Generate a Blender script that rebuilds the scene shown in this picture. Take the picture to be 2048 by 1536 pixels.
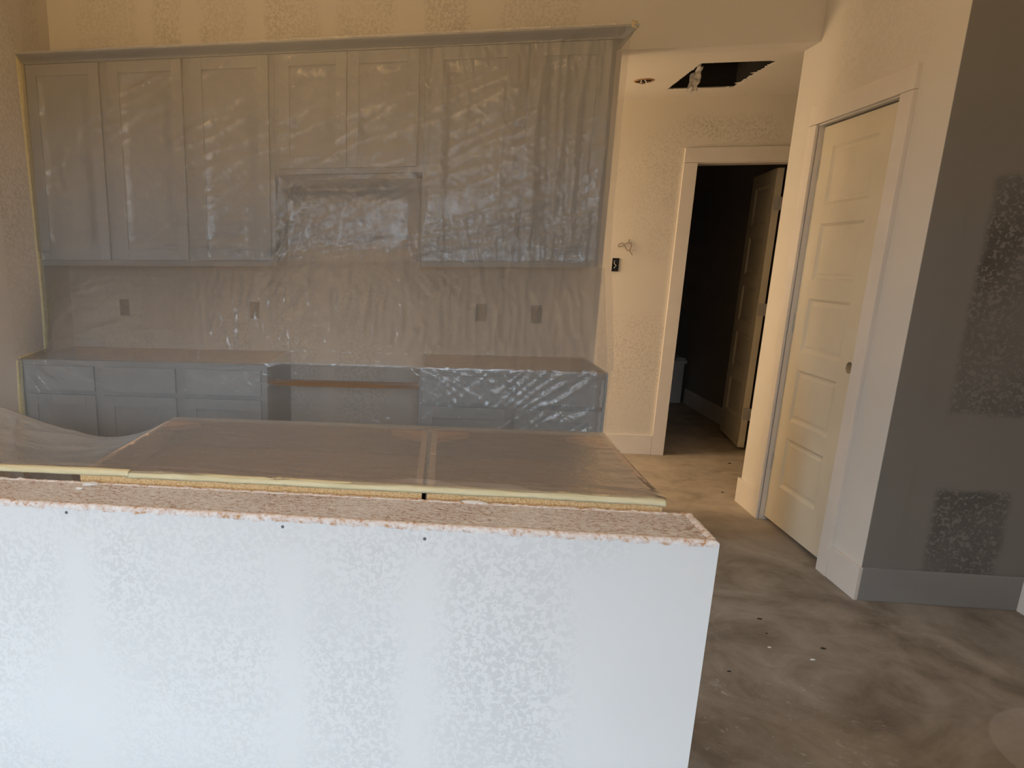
import bpy, bmesh, math, random
from mathutils import Vector, Matrix, noise

for o in list(bpy.data.objects):
    bpy.data.objects.remove(o, do_unlink=True)
scene = bpy.context.scene
COL = scene.collection
random.seed(7)

# ------------------------------------------------------------------ camera
CAM = Vector((1.9337, -4.3066, 1.4115))
YAW, PITCH, ROLL = -0.1599, -0.2453, 0.0017
FPX, PPX, PPY = 1444.376, 651.334, 880.653
fw = Vector((math.sin(YAW)*math.cos(PITCH), math.cos(YAW)*math.cos(PITCH), math.sin(PITCH)))
rt = Vector((math.cos(YAW), -math.sin(YAW), 0))
up = rt.cross(fw)
r2 = rt*math.cos(ROLL) + up*math.sin(ROLL)
u2 = -rt*math.sin(ROLL) + up*math.cos(ROLL)
cd = bpy.data.cameras.new('camera')
cam = bpy.data.objects.new('camera', cd)
COL.objects.link(cam)
m3 = Matrix((r2, u2, -fw)).transposed()
cam.matrix_world = Matrix.Translation(CAM) @ m3.to_4x4()
cd.sensor_fit = 'HORIZONTAL'
cd.sensor_width = 36.0
cd.lens = 36.0*FPX/2048
cd.shift_x = (1024-PPX)/2048
cd.shift_y = (PPY-768)/2048
cd.clip_start = 0.02
scene.camera = cam

# ------------------------------------------------------------------ world, lights, exposure
scene.view_settings.view_transform = 'Standard'
scene.view_settings.look = 'None'
scene.view_settings.gamma = 1.0
scene.view_settings.use_curve_mapping = False
scene.view_settings.exposure = 0.0

world = bpy.data.worlds.new('sky')
scene.world = world
world.use_nodes = True
bgn = world.node_tree.nodes['Background']
bgn.inputs['Color'].default_value = (0.62, 0.76, 1.0, 1)
bgn.inputs['Strength'].default_value = 0.35


def area(name, loc, target, sx, sy, color, power):
    l = bpy.data.lights.new(name, 'AREA')
    l.shape = 'RECTANGLE'
    l.size = sx
    l.size_y = sy
    l.color = color
    l.energy = power
    ob = bpy.data.objects.new(name, l)
    COL.objects.link(ob)
    ob.location = loc
    d = Vector(target) - Vector(loc)
    ob.rotation_euler = d.to_track_quat('-Z', 'Y').to_euler()
    return ob


# daylight through the window behind the camera: cool sky, warm light bounced up by the sunlit ground
area('sky_daylight_rear', (3.5, -8.6, 3.25), (2.4, -5.4, 1.2), 5.4, 3.2, (0.69, 0.85, 1.0), 880)
area('ground_bounce_rear', (3.4, -9.6, -0.05), (3.4, -9.6, 3.0), 7.0, 7.5, (1.0, 0.59, 0.20), 1950)
# kitchen window in the left wall: sky above, an added warm fill lamp below
area('sky_daylight_left', (-3.6, -1.75, 3.1), (-0.4, -1.6, 1.5), 1.9, 2.2, (0.74, 0.87, 1.0), 240)
area('warm_fill_left', (-1.9, -1.2, 0.55), (-0.4, -1.4, 1.5), 2.0, 1.6, (1.0, 0.64, 0.29), 270)
# added warm light in an assumed window at the hall's unseen end
area('hall_fill_light', (1.10, 0.66, 1.85), (2.7, 0.70, 0.55), 0.95, 1.1, (1.0, 0.68, 0.37), 76)

# ------------------------------------------------------------------ node helpers


class NT:
    def __init__(self, name):
        self.m = bpy.data.materials.new(name)
        self.m.use_nodes = True
        self.t = self.m.node_tree
        self.t.nodes.clear()
        self.out = self.t.nodes.new('ShaderNodeOutputMaterial')

    def n(self, typ, ins=None, **kw):
        nd = self.t.nodes.new('ShaderNode'+typ)
        for k, v in kw.items():
            setattr(nd, k, v)
        for k, v in (ins or {}).items():
            s = nd.inputs[k]
            if isinstance(v, bpy.types.NodeSocket):
                self.t.links.new(v, s)
            else:
                s.default_value = v
        return nd

    def co(self):
        return self.n('TexCoord').outputs['Object']

    def noise(self, scale, detail=3, rough=.5, dist=0, vec=None):
        return self.n('TexNoise', {'Vector': vec or self.co(), 'Scale': scale, 'Detail': detail,
                                   'Roughness': rough, 'Distortion': dist}).outputs['Fac']

    def mapv(self, scale=(1, 1, 1), rot=(0, 0, 0), vec=None):
        return self.n('Mapping', {'Vector': vec or self.co(), 'Scale': scale, 'Rotation': rot}).outputs[0]

    def ramp(self, fac, stops, interp='LINEAR'):
        r = self.n('ValToRGB', {'Fac': fac})
        cr = r.color_ramp
        cr.interpolation = interp
        while len(cr.elements) < len(stops):
            cr.elements.new(0.5)
        for e, (p, c) in zip(cr.elements, stops):
            e.position = p
            e.color = (c, c, c, 1) if isinstance(c, (int, float)) else (*c, 1)
        return r.outputs['Color']

    def rng(self, v, a, b, c=0., d=1.):
        return self.n('MapRange', {0: v, 1: a, 2: b, 3: c, 4: d}).outputs[0]

    def smooth(self, v, a, b):
        return self.n('MapRange', {0: v, 1: a, 2: b, 3: 0., 4: 1.}, interpolation_type='SMOOTHSTEP').outputs[0]

    def math(self, op, a, b=0.):
        return self.n('Math', {0: a, 1: b}, operation=op).outputs[0]

    def mix(self, fac, a, b):
        def c(v):
            return (*v, 1) if isinstance(v, tuple) else v
        return self.n('MixRGB', {0: fac, 1: c(a), 2: c(b)}).outputs[0]

    def xyz(self):
        s = self.n('SeparateXYZ', {0: self.co()})
        return s.outputs[0], s.outputs[1], s.outputs[2]

    def bump(self, h, strength=.3, dist=.01):
        return self.n('Bump', {'Height': h, 'Strength': strength, 'Distance': dist}).outputs[0]

    def finish(self, color, rough=.6, normal=None, metal=0., spec=.3):
        ins = {'Roughness': rough, 'Metallic': metal, 'Specular IOR Level': spec}
        ins['Base Color'] = (*color, 1) if isinstance(color, tuple) else color
        b = self.n('BsdfPrincipled', ins)
        if normal is not None:
            self.t.links.new(normal, b.inputs['Normal'])
        self.t.links.new(b.outputs[0], self.out.inputs[0])
        return self.m

    def box(self, v, a, b, soft):
        """1 inside a..b of a coordinate, soft edges"""
        return self.math('MULTIPLY', self.smooth(v, a-soft, a+soft), self.smooth(v, b+soft, b-soft))


def drywall(name, base, spk, patches, scale=70, amount=.5, axes='xz', wob=.02, soft=.02, bump=.12, dens=.50):
    """mud-textured wallboard. patches: list of (u0,u1,v0,v1) in which the flecked texture shows, metres on the wall"""
    t = NT(name)
    x, y, z = t.xyz()
    w = t.math('MULTIPLY', t.math('SUBTRACT', t.noise(9, 3), .5), wob*4)
    u = t.math('ADD', {'x': x, 'y': y}[axes[0]], w)
    v = t.math('ADD', z, w)
    tot = None
    for (a, b, c, d) in patches:
        k = t.math('MULTIPLY', t.box(u, a, b, soft), t.box(v, c, d, soft))
        tot = k if tot is None else t.math('MAXIMUM', tot, k)
    n = t.noise(scale, 4, .62, .7)
    big = t.math('MULTIPLY', t.math('SUBTRACT', t.noise(7, 2), .5), .16)
    sp = t.smooth(t.math('ADD', n, big), dens-.035, dens+.035)
    if tot is None:
        fac = t.math('MULTIPLY', sp, amount)
    else:
        fac = t.math('MULTIPLY', t.math('MULTIPLY', sp, tot), amount)
    colr = t.mix(fac, base, spk)
    tint = t.mix(t.rng(t.noise(1.8, 3), .3, .7), colr, tuple(c*.955 for c in base))
    return t.finish(tint, .85, t.bump(fac, bump, .004), spec=.15)


WALLC = (.74, .715, .67)
SPKC = (.55, .52, .47)
M = {}
M['half'] = drywall('half_wall_mud', (.80, .80, .795), (.645, .645, .645),
                    [(-1, 1.07, 0, .83), (1.165, 1.575, 0, .85), (1.66, 1.865, 0, .85), (1.955, 2.22, 0, .85),
                     (1.0, 2.3, .80, .86)], 80, .85, 'xz', .02, .05)
M['back'] = drywall('back_wall_mud', WALLC, SPKC,
                    [(-.216, .145, 0, 3), (.249, .41, 0, 3), (.526, .784, 0, 3), (.897, 1.204, 0, 3),
                     (1.30, 1.611, 0, 3), (1.771, 2.006, 0, 3), (2.161, 2.566, 2.3, 2.78), (2.9, 3.3, 2.75, 3)], 62, .8)
M['hall'] = drywall('hall_wall_mud', (.76, .72, .65), (.45, .42, .36),
                    [(2.5, 3.56, .13, 1.05), (3.15, 3.50, 1.40, 2.3), (3.0, 3.18, 1.6, 2.2), (3.4, 4.1, 2.17, 2.34)],
                    66, .55, 'xz', .03, .05, .1, .53)
M['pantry'] = drywall('pantry_wall_mud', (.74, .71, .66), (.6, .57, .52), [(-.95, -.2, 2.18, 2.75)], 55, .5, 'yz', .03, .05)
M['grey'] = drywall('shaded_corner_mud', (.26, .254, .243), (.10, .097, .091),  # base colour darkened to stand in for this wall's shade
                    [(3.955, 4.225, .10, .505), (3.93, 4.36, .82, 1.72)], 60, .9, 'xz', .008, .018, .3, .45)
M['left'] = drywall('left_wall_mud', (.72, .68, .63), (.48, .45, .41),
                    [(-.66, -.36, .3, 3.0), (-.30, -.12, 2.4, 3)], 66, .75, 'yz', .012, .02)
M['wall'] = drywall('plain_wall_mud', WALLC, SPKC, [], 60, .12)
M['shaded_room'] = drywall('shaded_room_wall', (.36, .335, .305), (.28, .26, .235), [], 60, .2)  # shade of the unlit room put into the wall colour
M['ceil'] = drywall('ceiling_mud', (.78, .75, .70), (.68, .65, .60), [], 40, .1)


def paint(name, c, rough=.5, var=.04, bump=.03, spec=.3):
    t = NT(name)
    k = t.rng(t.noise(5, 4), .3, .7)
    return t.finish(t.mix(k, tuple(v*(1-var) for v in c), tuple(min(1, v*(1+var)) for v in c)), rough,
                    t.bump(t.noise(160, 2), bump, .002), spec=spec)


M['trim'] = paint('trim_paint', (.76, .72, .67), .45)
M['door'] = paint('door_primer', (.75, .69, .55), .5)
M['jamb'] = paint('jamb_primer', (.66, .65, .64), .5)
M['cab'] = paint('cabinet_paint', (.41, .425, .43), .42)
M['steel'] = paint('hinge_metal', (.62, .61, .58), .35)
M['shaded_trim'] = paint('shaded_trim_paint', (.29, .29, .288), .55)  # trim paint darkened to carry the corner wall's shade
M['tub'] = paint('tub_white', (.52, .51, .50), .3)
M['black'] = paint('black_plastic', (.015, .015, .016), .5)
M['dark'] = paint('void_shade', (.02, .018, .016), .9)  # near-black colour stands in for shade inside the ceiling openings
M['bluebox'] = paint('outlet_box_blue', (.05, .07, .10), .6)
M['wire'] = paint('old_wire', (.22, .14, .07), .6)
M['screw'] = paint('screw_steel', (.16, .16, .16), .35)
M['debris'] = paint('debris_dark', (.03, .025, .02), .8)
M['chip'] = paint('plaster_chip', (.72, .70, .66), .85, bump=.4)


def particle():
    t = NT('particleboard')
    a = t.ramp(t.noise(260, 3, .7), [(.3, (.50, .27, .10)), (.5, (.84, .53, .25)), (.7, (.92, .66, .37))])
    return t.finish(a, .85, t.bump(t.noise(300, 2), .3, .002), spec=.1)


M['particle'] = particle()


def wood(name, a, b):
    t = NT(name)
    v = t.mapv((1.5, 22, 22))
    return t.finish(t.mix(t.rng(t.noise(3, 4, .6, .4, v), .3, .7), a, b), .7, t.bump(t.noise(6, 4, .6, 0, v), .1, .003), spec=.2)


M['wood'] = wood('raw_wood', (.33, .185, .095), (.42, .25, .14))
M['interior'] = wood('cabinet_interior', (.20, .12, .085), (.27, .165, .115))
M['sidewood'] = wood('side_panel_board', (.46, .34, .25), (.54, .41, .31))
M['brace'] = wood('brace_wood', (.50, .26, .13), (.56, .31, .17))


def plate():
    t = NT('wall_plate_plaster')
    v = t.mapv((75, 130, 60), (0, 0, .8))
    n = t.noise(1, 5, .65, .8, v)
    g = t.noise(230, 3, .7)
    mixv = t.math('ADD', t.math('MULTIPLY', n, .65), t.math('MULTIPLY', g, .35))
    big = t.math('MULTIPLY', t.math('SUBTRACT', t.noise(5, 2), .5), .18)
    c = t.ramp(t.math('ADD', mixv, big), [(.36, (.26, .17, .125)), (.43, (.47, .36, .30)), (.49, (.62, .575, .55)), (.58, (.71, .69, .675)), (.68, (.84, .83, .82))])
    return t.finish(c, .9, t.bump(mixv, .8, .006), spec=.1)


M['plate'] = plate()


def edge_plaster():
    t = NT('torn_plaster_edge')
    n = t.noise(70, 4, .7, .5)
    c = t.ramp(n, [(.34, (.55, .28, .10)), (.41, (.70, .56, .49)), (.48, (.76, .67, .63)), (.6, (.86, .83, .81))])
    return t.finish(c, .9, t.bump(t.noise(140, 4, .7), .8, .004), spec=.1)


M['edge'] = edge_plaster()


def tape():
    t = NT('masking_tape')
    c = t.mix(t.rng(t.noise(14, 3, .5, 0, t.mapv((1, 6, 6))), .35, .65), (.66, .58, .35), (.74, .67, .44))
    b = t.n('BsdfPrincipled', {'Base Color': c, 'Roughness': .6, 'Normal': t.bump(t.noise(60, 4, .6, 0, t.mapv((.6, 3, 3))), .3, .004)})
    t.t.links.new(b.outputs[0], t.out.inputs[0])
    return t.m


M['tape'] = tape()


def concrete():
    t = NT('dusty_concrete')
    sw = t.noise(1.7, 5, .6, 1.6)
    fine = t.noise(5.5, 6, .68, 1.2)
    v = t.math('ADD', t.math('MULTIPLY', sw, .6), t.math('MULTIPLY', fine, .4))
    c = t.ramp(v, [(.30, (.11, .092, .072)), (.42, (.20, .172, .14)), (.51, (.275, .242, .203)), (.61, (.345, .31, .268)), (.75, (.46, .425, .385))])
    dust = t.smooth(t.noise(3.1, 6, .7, 2.2), .60, .72)
    c = t.mix(t.math('MULTIPLY', dust, .35), c, (.50, .47, .43))
    x, y, z = t.xyz()
    # dusty tone that also paints the hall's brighter light into the floor
    dz = t.math('MULTIPLY', t.smooth(y, -1.1, .25), t.rng(t.noise(4.5, 5, .65, 1.0), .3, .62, .25, .95))
    c = t.mix(t.math('MULTIPLY', dz, .62), c, (.56, .49, .40))
    # round pale mark
    dx = t.math('SUBTRACT', x, 3.93)
    dy = t.math('SUBTRACT', y, -2.21)
    rr = t.math('SQRT', t.math('ADD', t.math('MULTIPLY', dx, dx), t.math('MULTIPLY', dy, dy)))
    ring = t.smooth(rr, .325, .315)
    c = t.mix(t.math('MULTIPLY', ring, .45), c, (.46, .42, .38))
    # pale plaster smears
    sm = t.smooth(t.noise(26, 5, .7, 1.5), .60, .66)
    zone = t.math('MULTIPLY', t.box(x, 2.75, 3.35, .15), t.box(y, -2.35, -1.85, .12))
    c = t.mix(t.math('MULTIPLY', t.math('MULTIPLY', sm, zone), .6), c, (.55, .52, .48))
    return t.finish(c, t.rng(fine, .3, .7, .5, .75), t.bump(v, .12, .01), spec=.35)


M['floor'] = concrete()


def plastic(name, haze=.255, bump=.42):
    t = NT(name)
    nrm = t.bump(t.math('ADD', t.noise(22, 5, .62, .6, t.mapv((1.0, 1, .55))), t.math('MULTIPLY', t.noise(90, 3, .6), .25)), bump, .012)
    tr = t.n('BsdfTransparent', {'Color': (.97, .965, .96, 1)})
    df = t.n('BsdfDiffuse', {'Color': (.85, .845, .84, 1), 'Normal': nrm})
    tl = t.n('BsdfTranslucent', {'Color': (.88, .875, .87, 1), 'Normal': nrm})
    sc = t.n('MixShader', {0: .5, 1: df.outputs[0], 2: tl.outputs[0]})
    body = t.n('MixShader', {0: haze, 1: tr.outputs[0], 2: sc.outputs[0]})
    gl = t.n('BsdfGlossy', {'Color': (.9, .9, .9, 1), 'Roughness': .07, 'Normal': nrm})
    fr = t.n('Fresnel', {'IOR': 1.5, 'Normal': nrm})
    fin = t.n('MixShader', {0: t.math('MINIMUM', t.math('MULTIPLY', fr.outputs[0], 1.6), .6), 1: body.outputs[0], 2: gl.outputs[0]})
    t.t.links.new(fin.outputs[0], t.out.inputs[0])
    return t.m


M['plastic'] = plastic('plastic_film')
M['milky'] = plastic('film_haze_layer', .20, .3)  # for the added sheet that imitates haze
M['film2'] = plastic('plastic_film_double', .40, .2)

# ------------------------------------------------------------------ mesh helpers


def box(bm, x0, x1, y0, y1, z0, z1, bev=0.0):
    x0, x1 = min(x0, x1), max(x0, x1)
    y0, y1 = min(y0, y1), max(y0, y1)
    z0, z1 = min(z0, z1), max(z0, z1)
    vs = [bm.verts.new((x, y, z)) for z in (z0, z1) for y in (y0, y1) for x in (x0, x1)]
    fs = [bm.faces.new([vs[i] for i in f]) for f in ((0, 2, 3, 1), (4, 5, 7, 6), (0, 1, 5, 4), (2, 6, 7, 3), (0, 4, 6, 2), (1, 3, 7, 5))]
    if bev:
        es = list({e for f in fs for e in f.edges})
        bmesh.ops.bevel(bm, geom=es, offset=bev, segments=2, profile=.7, affect='EDGES')
    return vs


def link(name, mesh, mat, parent=None):
    ob = bpy.data.objects.new(name, mesh)
    COL.objects.link(ob)
    if mat is not None and not mesh.materials:
        mesh.materials.append(M[mat])
    if parent is not None:
        ob.parent = parent
        ob.matrix_parent_inverse = parent.matrix_basis.inverted()
    return ob


def obj(name, bm, mat, parent=None, smooth=False):
    me = bpy.data.meshes.new(name)
    bmesh.ops.recalc_face_normals(bm, faces=bm.faces)
    bm.to_mesh(me)
    bm.free()
    if smooth:
        for p in me.polygons:
            p.use_smooth = True
    return link(name, me, mat, parent)


def bx(name, mat, parent, *b, bev=0.0):
    bm = bmesh.new()
    box(bm, *b, bev=bev)
    return obj(name, bm, mat, parent)


def thing(name, loc, label=None, cat=None, group=None, kind=None):
    e = bpy.data.objects.new(name, None)
    COL.objects.link(e)
    e.location = loc
    e.empty_display_size = .05
    return tag(e, label, cat, group, kind)


def tag(o, label=None, cat=None, group=None, kind=None):
    if label:
        o['label'] = label
    if cat:
        o['category'] = cat
    if group:
        o['group'] = group
    if kind:
        o['kind'] = kind
    return o


def struct(o):
    o['kind'] = 'structure'
    return o


def panel_holes(bm, axis, p0, p1, u0, u1, z0, z1, holes):
    """slab of thickness p0..p1 across axis ('x' or 'y'), spanning u0..u1 and z0..z1, minus rectangular holes"""
    us = sorted({u0, u1, *[h[0] for h in holes], *[h[1] for h in holes]})
    zs = sorted({z0, z1, *[h[2] for h in holes], *[h[3] for h in holes]})
    for a, b in zip(us, us[1:]):
        for c, d in zip(zs, zs[1:]):
            mu, mz = (a+b)/2, (c+d)/2
            if any(h[0] < mu < h[1] and h[2] < mz < h[3] for h in holes):
                continue
            if axis == 'y':
                box(bm, a, b, p0, p1, c, d)
            elif axis == 'x':
                box(bm, p0, p1, a, b, c, d)
            else:
                box(bm, a, b, c, d, p0, p1)


def wall(name, mat, axis, p0, p1, u0, u1, z0, z1, holes=()):
    bm = bmesh.new()
    panel_holes(bm, axis, p0, p1, u0, u1, z0, z1, list(holes))
    bmesh.ops.remove_doubles(bm, verts=bm.verts, dist=1e-5)
    return struct(obj(name, bm, mat))


def tube(bm, pts, r, n=8):
    rings = []
    for i, p in enumerate(pts):
        p = Vector(p)
        a = Vector(pts[max(i-1, 0)])
        b = Vector(pts[min(i+1, len(pts)-1)])
        d = (b-a).normalized()
        s = d.cross(Vector((0.3, 0.2, 0.93)))
        if s.length < .05:
            s = d.cross(Vector((1, 0, 0)))
        s.normalize()
        t = d.cross(s)
        rings.append([bm.verts.new(p + s*r*math.cos(2*math.pi*k/n) + t*r*math.sin(2*math.pi*k/n)) for k in range(n)])
    for A, B in zip(rings, rings[1:]):
        for k in range(n):
            bm.faces.new((A[k], A[(k+1) % n], B[(k+1) % n], B[k]))
    bm.faces.new(rings[0][::-1])
    bm.faces.new(rings[-1])


def cyl(bm, c, axis, r, h, n=20):
    c = Vector(c)
    ax = {'x': Vector((1, 0, 0)), 'y': Vector((0, 1, 0)), 'z': Vector((0, 0, 1))}[axis]
    tube(bm, [c, c+ax*h], r, n)


def extrude_profile(bm, prof, path_axis, a, b):
    """closed profile [(p,q)...] swept along x (p=y,q=z)"""
    A = [bm.verts.new((a, p, q)) for p, q in prof]
    B = [bm.verts.new((b, p, q)) for p, q in prof]
    n = len(prof)
    for i in range(n):
        bm.faces.new((A[i], A[(i+1) % n], B[(i+1) % n], B[i]))
    bm.faces.new(A[::-1])
    bm.faces.new(B)


def sst(a, b, x):
    t = max(0., min(1., (x-a)/(b-a)))
    return t*t*(3-2*t)


def ns(x, y, z=0.):
    return noise.noise(Vector((x, y, z)))


def ridge(v, k=3.0):
    return max(0., 1-abs(v)*k)**2


# ------------------------------------------------------------------ structure
XL, XR = -.385, 4.345
XP = 3.730          # pantry wall face
YN, YF = -1.13, .171
YH = 1.242          # hall wall face
ZH = 2.466          # hall ceiling
ZC = 3.02
REAR = -5.4

struct(bx('floor', 'floor', None, -1.2, 6.2, -6.0, 5.0, -.12, 0))
wall('wall_back', 'back', 'y', 0, .12, XL-.12, 2.79, 0, ZC)
wall('wall_header', 'back', 'y', 0, .12, 2.79, XP, ZH, ZC)
wall('wall_left', 'left', 'x', XL-.12, XL, REAR-.12, 0, 0, ZC, [(-2.3, -.98, 1.05, 2.2)])
wall('wall_right', 'wall', 'x', XR, XR+.12, REAR-.12, YN, 0, ZC)
wall('wall_rear', 'wall', 'y', REAR-.12, REAR, XL, XR, 0, ZC, [(.1, 3.0, .85, 2.13)])
struct(bx('ceiling', 'ceil', None, XL-.12, XR+.12, REAR-.12, .12, ZC, ZC+.1))

wall('wall_pantry', 'pantry', 'x', XP, XP+.12, YN, YF, 0, ZC, [(-.812, -.132, 0, 2.06)])
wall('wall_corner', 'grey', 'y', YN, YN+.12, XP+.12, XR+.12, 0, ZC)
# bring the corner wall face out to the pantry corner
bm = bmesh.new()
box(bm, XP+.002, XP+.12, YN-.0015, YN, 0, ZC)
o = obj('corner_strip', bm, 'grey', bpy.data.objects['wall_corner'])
wall('wall_pantry_end', 'wall', 'y', YF-.12, YF, XP+.12, 5.2, 0, ZC)
wall('wall_pantry_inner', 'wall', 'x', 4.6, 4.72, YN+.12, YF-.12, 0, ZC)

# hall
wall('wall_hall', 'hall', 'y', YH, YH+.125, 1.5, 5.2, 0, ZH+.3, [(3.585, 4.268, 0, 2.055)])
wall('wall_hall_side', 'wall', 'x', 5.2, 5.32, YF, YH, 0, ZC)
wall('wall_hall_end', 'wall', 'x', 1.38, 1.5, .12, YH, 0, ZH+.3, [(.25, 1.12, .9, 2.1)])
VX0, VX1, VY0, VY1 = 3.278, 3.690, .343, 1.006
bm = bmesh.new()
panel_holes(bm, 'z', ZH, ZH+.013, 1.38, 5.3, .1205, YH, [(VX0, VX1, VY0, VY1)])
bmesh.ops.remove_doubles(bm, verts=bm.verts, dist=1e-5)
ceil_hall = struct(obj('ceiling_hall', bm, 'ceil'))
# duct box above the cut-out
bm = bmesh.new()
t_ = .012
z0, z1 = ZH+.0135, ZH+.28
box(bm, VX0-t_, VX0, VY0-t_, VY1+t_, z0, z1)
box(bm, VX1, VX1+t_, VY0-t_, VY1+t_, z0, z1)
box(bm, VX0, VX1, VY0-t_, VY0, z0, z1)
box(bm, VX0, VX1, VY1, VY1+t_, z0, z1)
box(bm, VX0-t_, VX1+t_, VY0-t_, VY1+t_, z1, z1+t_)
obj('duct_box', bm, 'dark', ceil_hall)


def ragged(bm, a, b, inward, w, n=40, seed=0, th=.004):
    """ragged torn edge strip from a to b, depth w towards inward, th thick (hangs just below)"""
    a, b, inward = Vector(a), Vector(b), Vector(inward)
    top, bot = [], []
    for i in range(n+1):
        p = a.lerp(b, i/n)
        ww = w*(.55 + .9*abs(ns(i*.6, seed*3.1)) + (.9 if ns(i*.35, seed+9.) > .33 else 0))
        q = p+inward*ww
        top.append((bm.verts.new(p), bm.verts.new(q+Vector((0, 0, th*ns(i*.9, seed+4.))))))
        bot.append((bm.verts.new(p+Vector((0, 0, -th))), bm.verts.new(q+Vector((0, 0, -th*.4+th*ns(i*.9, seed+4.))))))
    for i in range(n):
        bm.faces.new((top[i][0], top[i+1][0], top[i+1][1], top[i][1]))
        bm.faces.new((bot[i][0], bot[i][1], bot[i+1][1], bot[i+1][0]))
        bm.faces.new((top[i][1], top[i+1][1], bot[i+1][1], bot[i][1]))
        bm.faces.new((top[i][0], bot[i][0], bot[i+1][0], top[i+1][0]))


zr = ZH+.004
for i, (a, b, d) in enumerate([((VX0, VY0, zr), (VX1, VY0, zr), (0, 1, 0)), ((VX0, VY1, zr), (VX1, VY1, zr), (0, -1, 0)),
                               ((VX0, VY0, zr), (VX0, VY1, zr), (1, 0, 0)), ((VX1, VY0, zr), (VX1, VY1, zr), (-1, 0, 0))]):
    bm = bmesh.new()
    ragged(bm, a, b, d, (.008, .026, .008, .030)[i], 44, i)
    obj('torn_edge', bm, 'chip', ceil_hall)

# dark room behind the open door
wall('wall_room_left', 'shaded_room', 'x', 3.0, 3.12, YH+.125, 4.3, 0, ZH)
wall('wall_room_right', 'shaded_room', 'x', 4.39, 4.51, YH+.125, 4.3, 0, ZH)
wall('wall_room_back', 'shaded_room', 'y', 4.18, 4.3, 3.12, 4.39, 0, ZH)
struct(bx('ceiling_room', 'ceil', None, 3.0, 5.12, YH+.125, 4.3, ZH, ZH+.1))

# window frames where the daylight enters
def window(name, axis, p, u0, u1, z0, z1, mull=1):
    e = thing(name, (p, (u0+u1)/2, z0) if axis == 'x' else ((u0+u1)/2, p, z0), kind='structure')
    bars = [(u0, u0+.05, z0, z1), (u1-.05, u1, z0, z1), (u0+.05, u1-.05, z0, z0+.05), (u0+.05, u1-.05, z1-.05, z1)]
    for k in range(mull):
        c = u0+(u1-u0)*(k+1)/(mull+1)
        bars.append((c-.02, c+.02, z0+.05, z1-.05))
    for a, b, c, d in bars:
        if axis == 'x':
            bx('window_frame', 'trim', e, p-.03, p+.03, a, b, c, d)
        else:
            bx('window_frame', 'trim', e, a, b, p-.03, p+.03, c, d)
    return e


window('window_1', 'x', XL-.06, -2.3, -.98, 1.05, 2.2)
window('window_2', 'y', REAR-.06, .1, 3.0, .85, 2.13)
window('window_3', 'x', 1.44, .25, 1.12, .9, 2.1)  # unseen, assumed for the added hall light

# baseboards
BH, BT = .148, .015


def baseboard(name, *b):
    return struct(bx(name, 'trim', None, *b, bev=.003))


baseboard('baseboard_pantry', XP-BT, XP, YN-BT, -.905, 0, BH)
baseboard('baseboard_pantry_far', XP-BT, XP, -.047, YF+BT, 0, BH)
struct(bx('baseboard_corner', 'shaded_trim', None, XP, XR, YN-BT, YN-.0016, 0, BH, bev=.003))
baseboard('baseboard_right', XR-BT, XR, REAR, YN-BT, 0, BH)
baseboard('baseboard_hall', 1.5, 3.50, YH-BT, YH, 0, BH)
baseboard('baseboard_room', 4.375, 4.39, YH+.2, 3.42, 0, BH)

# ---- pantry door casing
CT = .017
trim = thing('trim_1', (XP, -.47, 0), kind='structure')
bx('casing_board', 'trim', trim, XP-CT, XP, -.905, -.817, 0, 2.062, bev=.002)
bx('casing_board', 'trim', trim, XP-CT, XP, -.127, -.047, 0, 2.062, bev=.002)
bx('casing_board', 'trim', trim, XP-CT, XP, -.905, -.047, 2.064, 2.158, bev=.002)
bx('jamb', 'jamb', trim, XP-.004, XP+.124, -.127, -.122, 0, 2.062)
bx('jamb', 'jamb', trim, XP-.004, XP+.124, -.822, -.817, 0, 2.062)
bx('jamb', 'jamb', trim, XP-.004, XP+.124, -.817, -.127, 2.056, 2.061)

# ---- doors with five stacked panels


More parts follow.
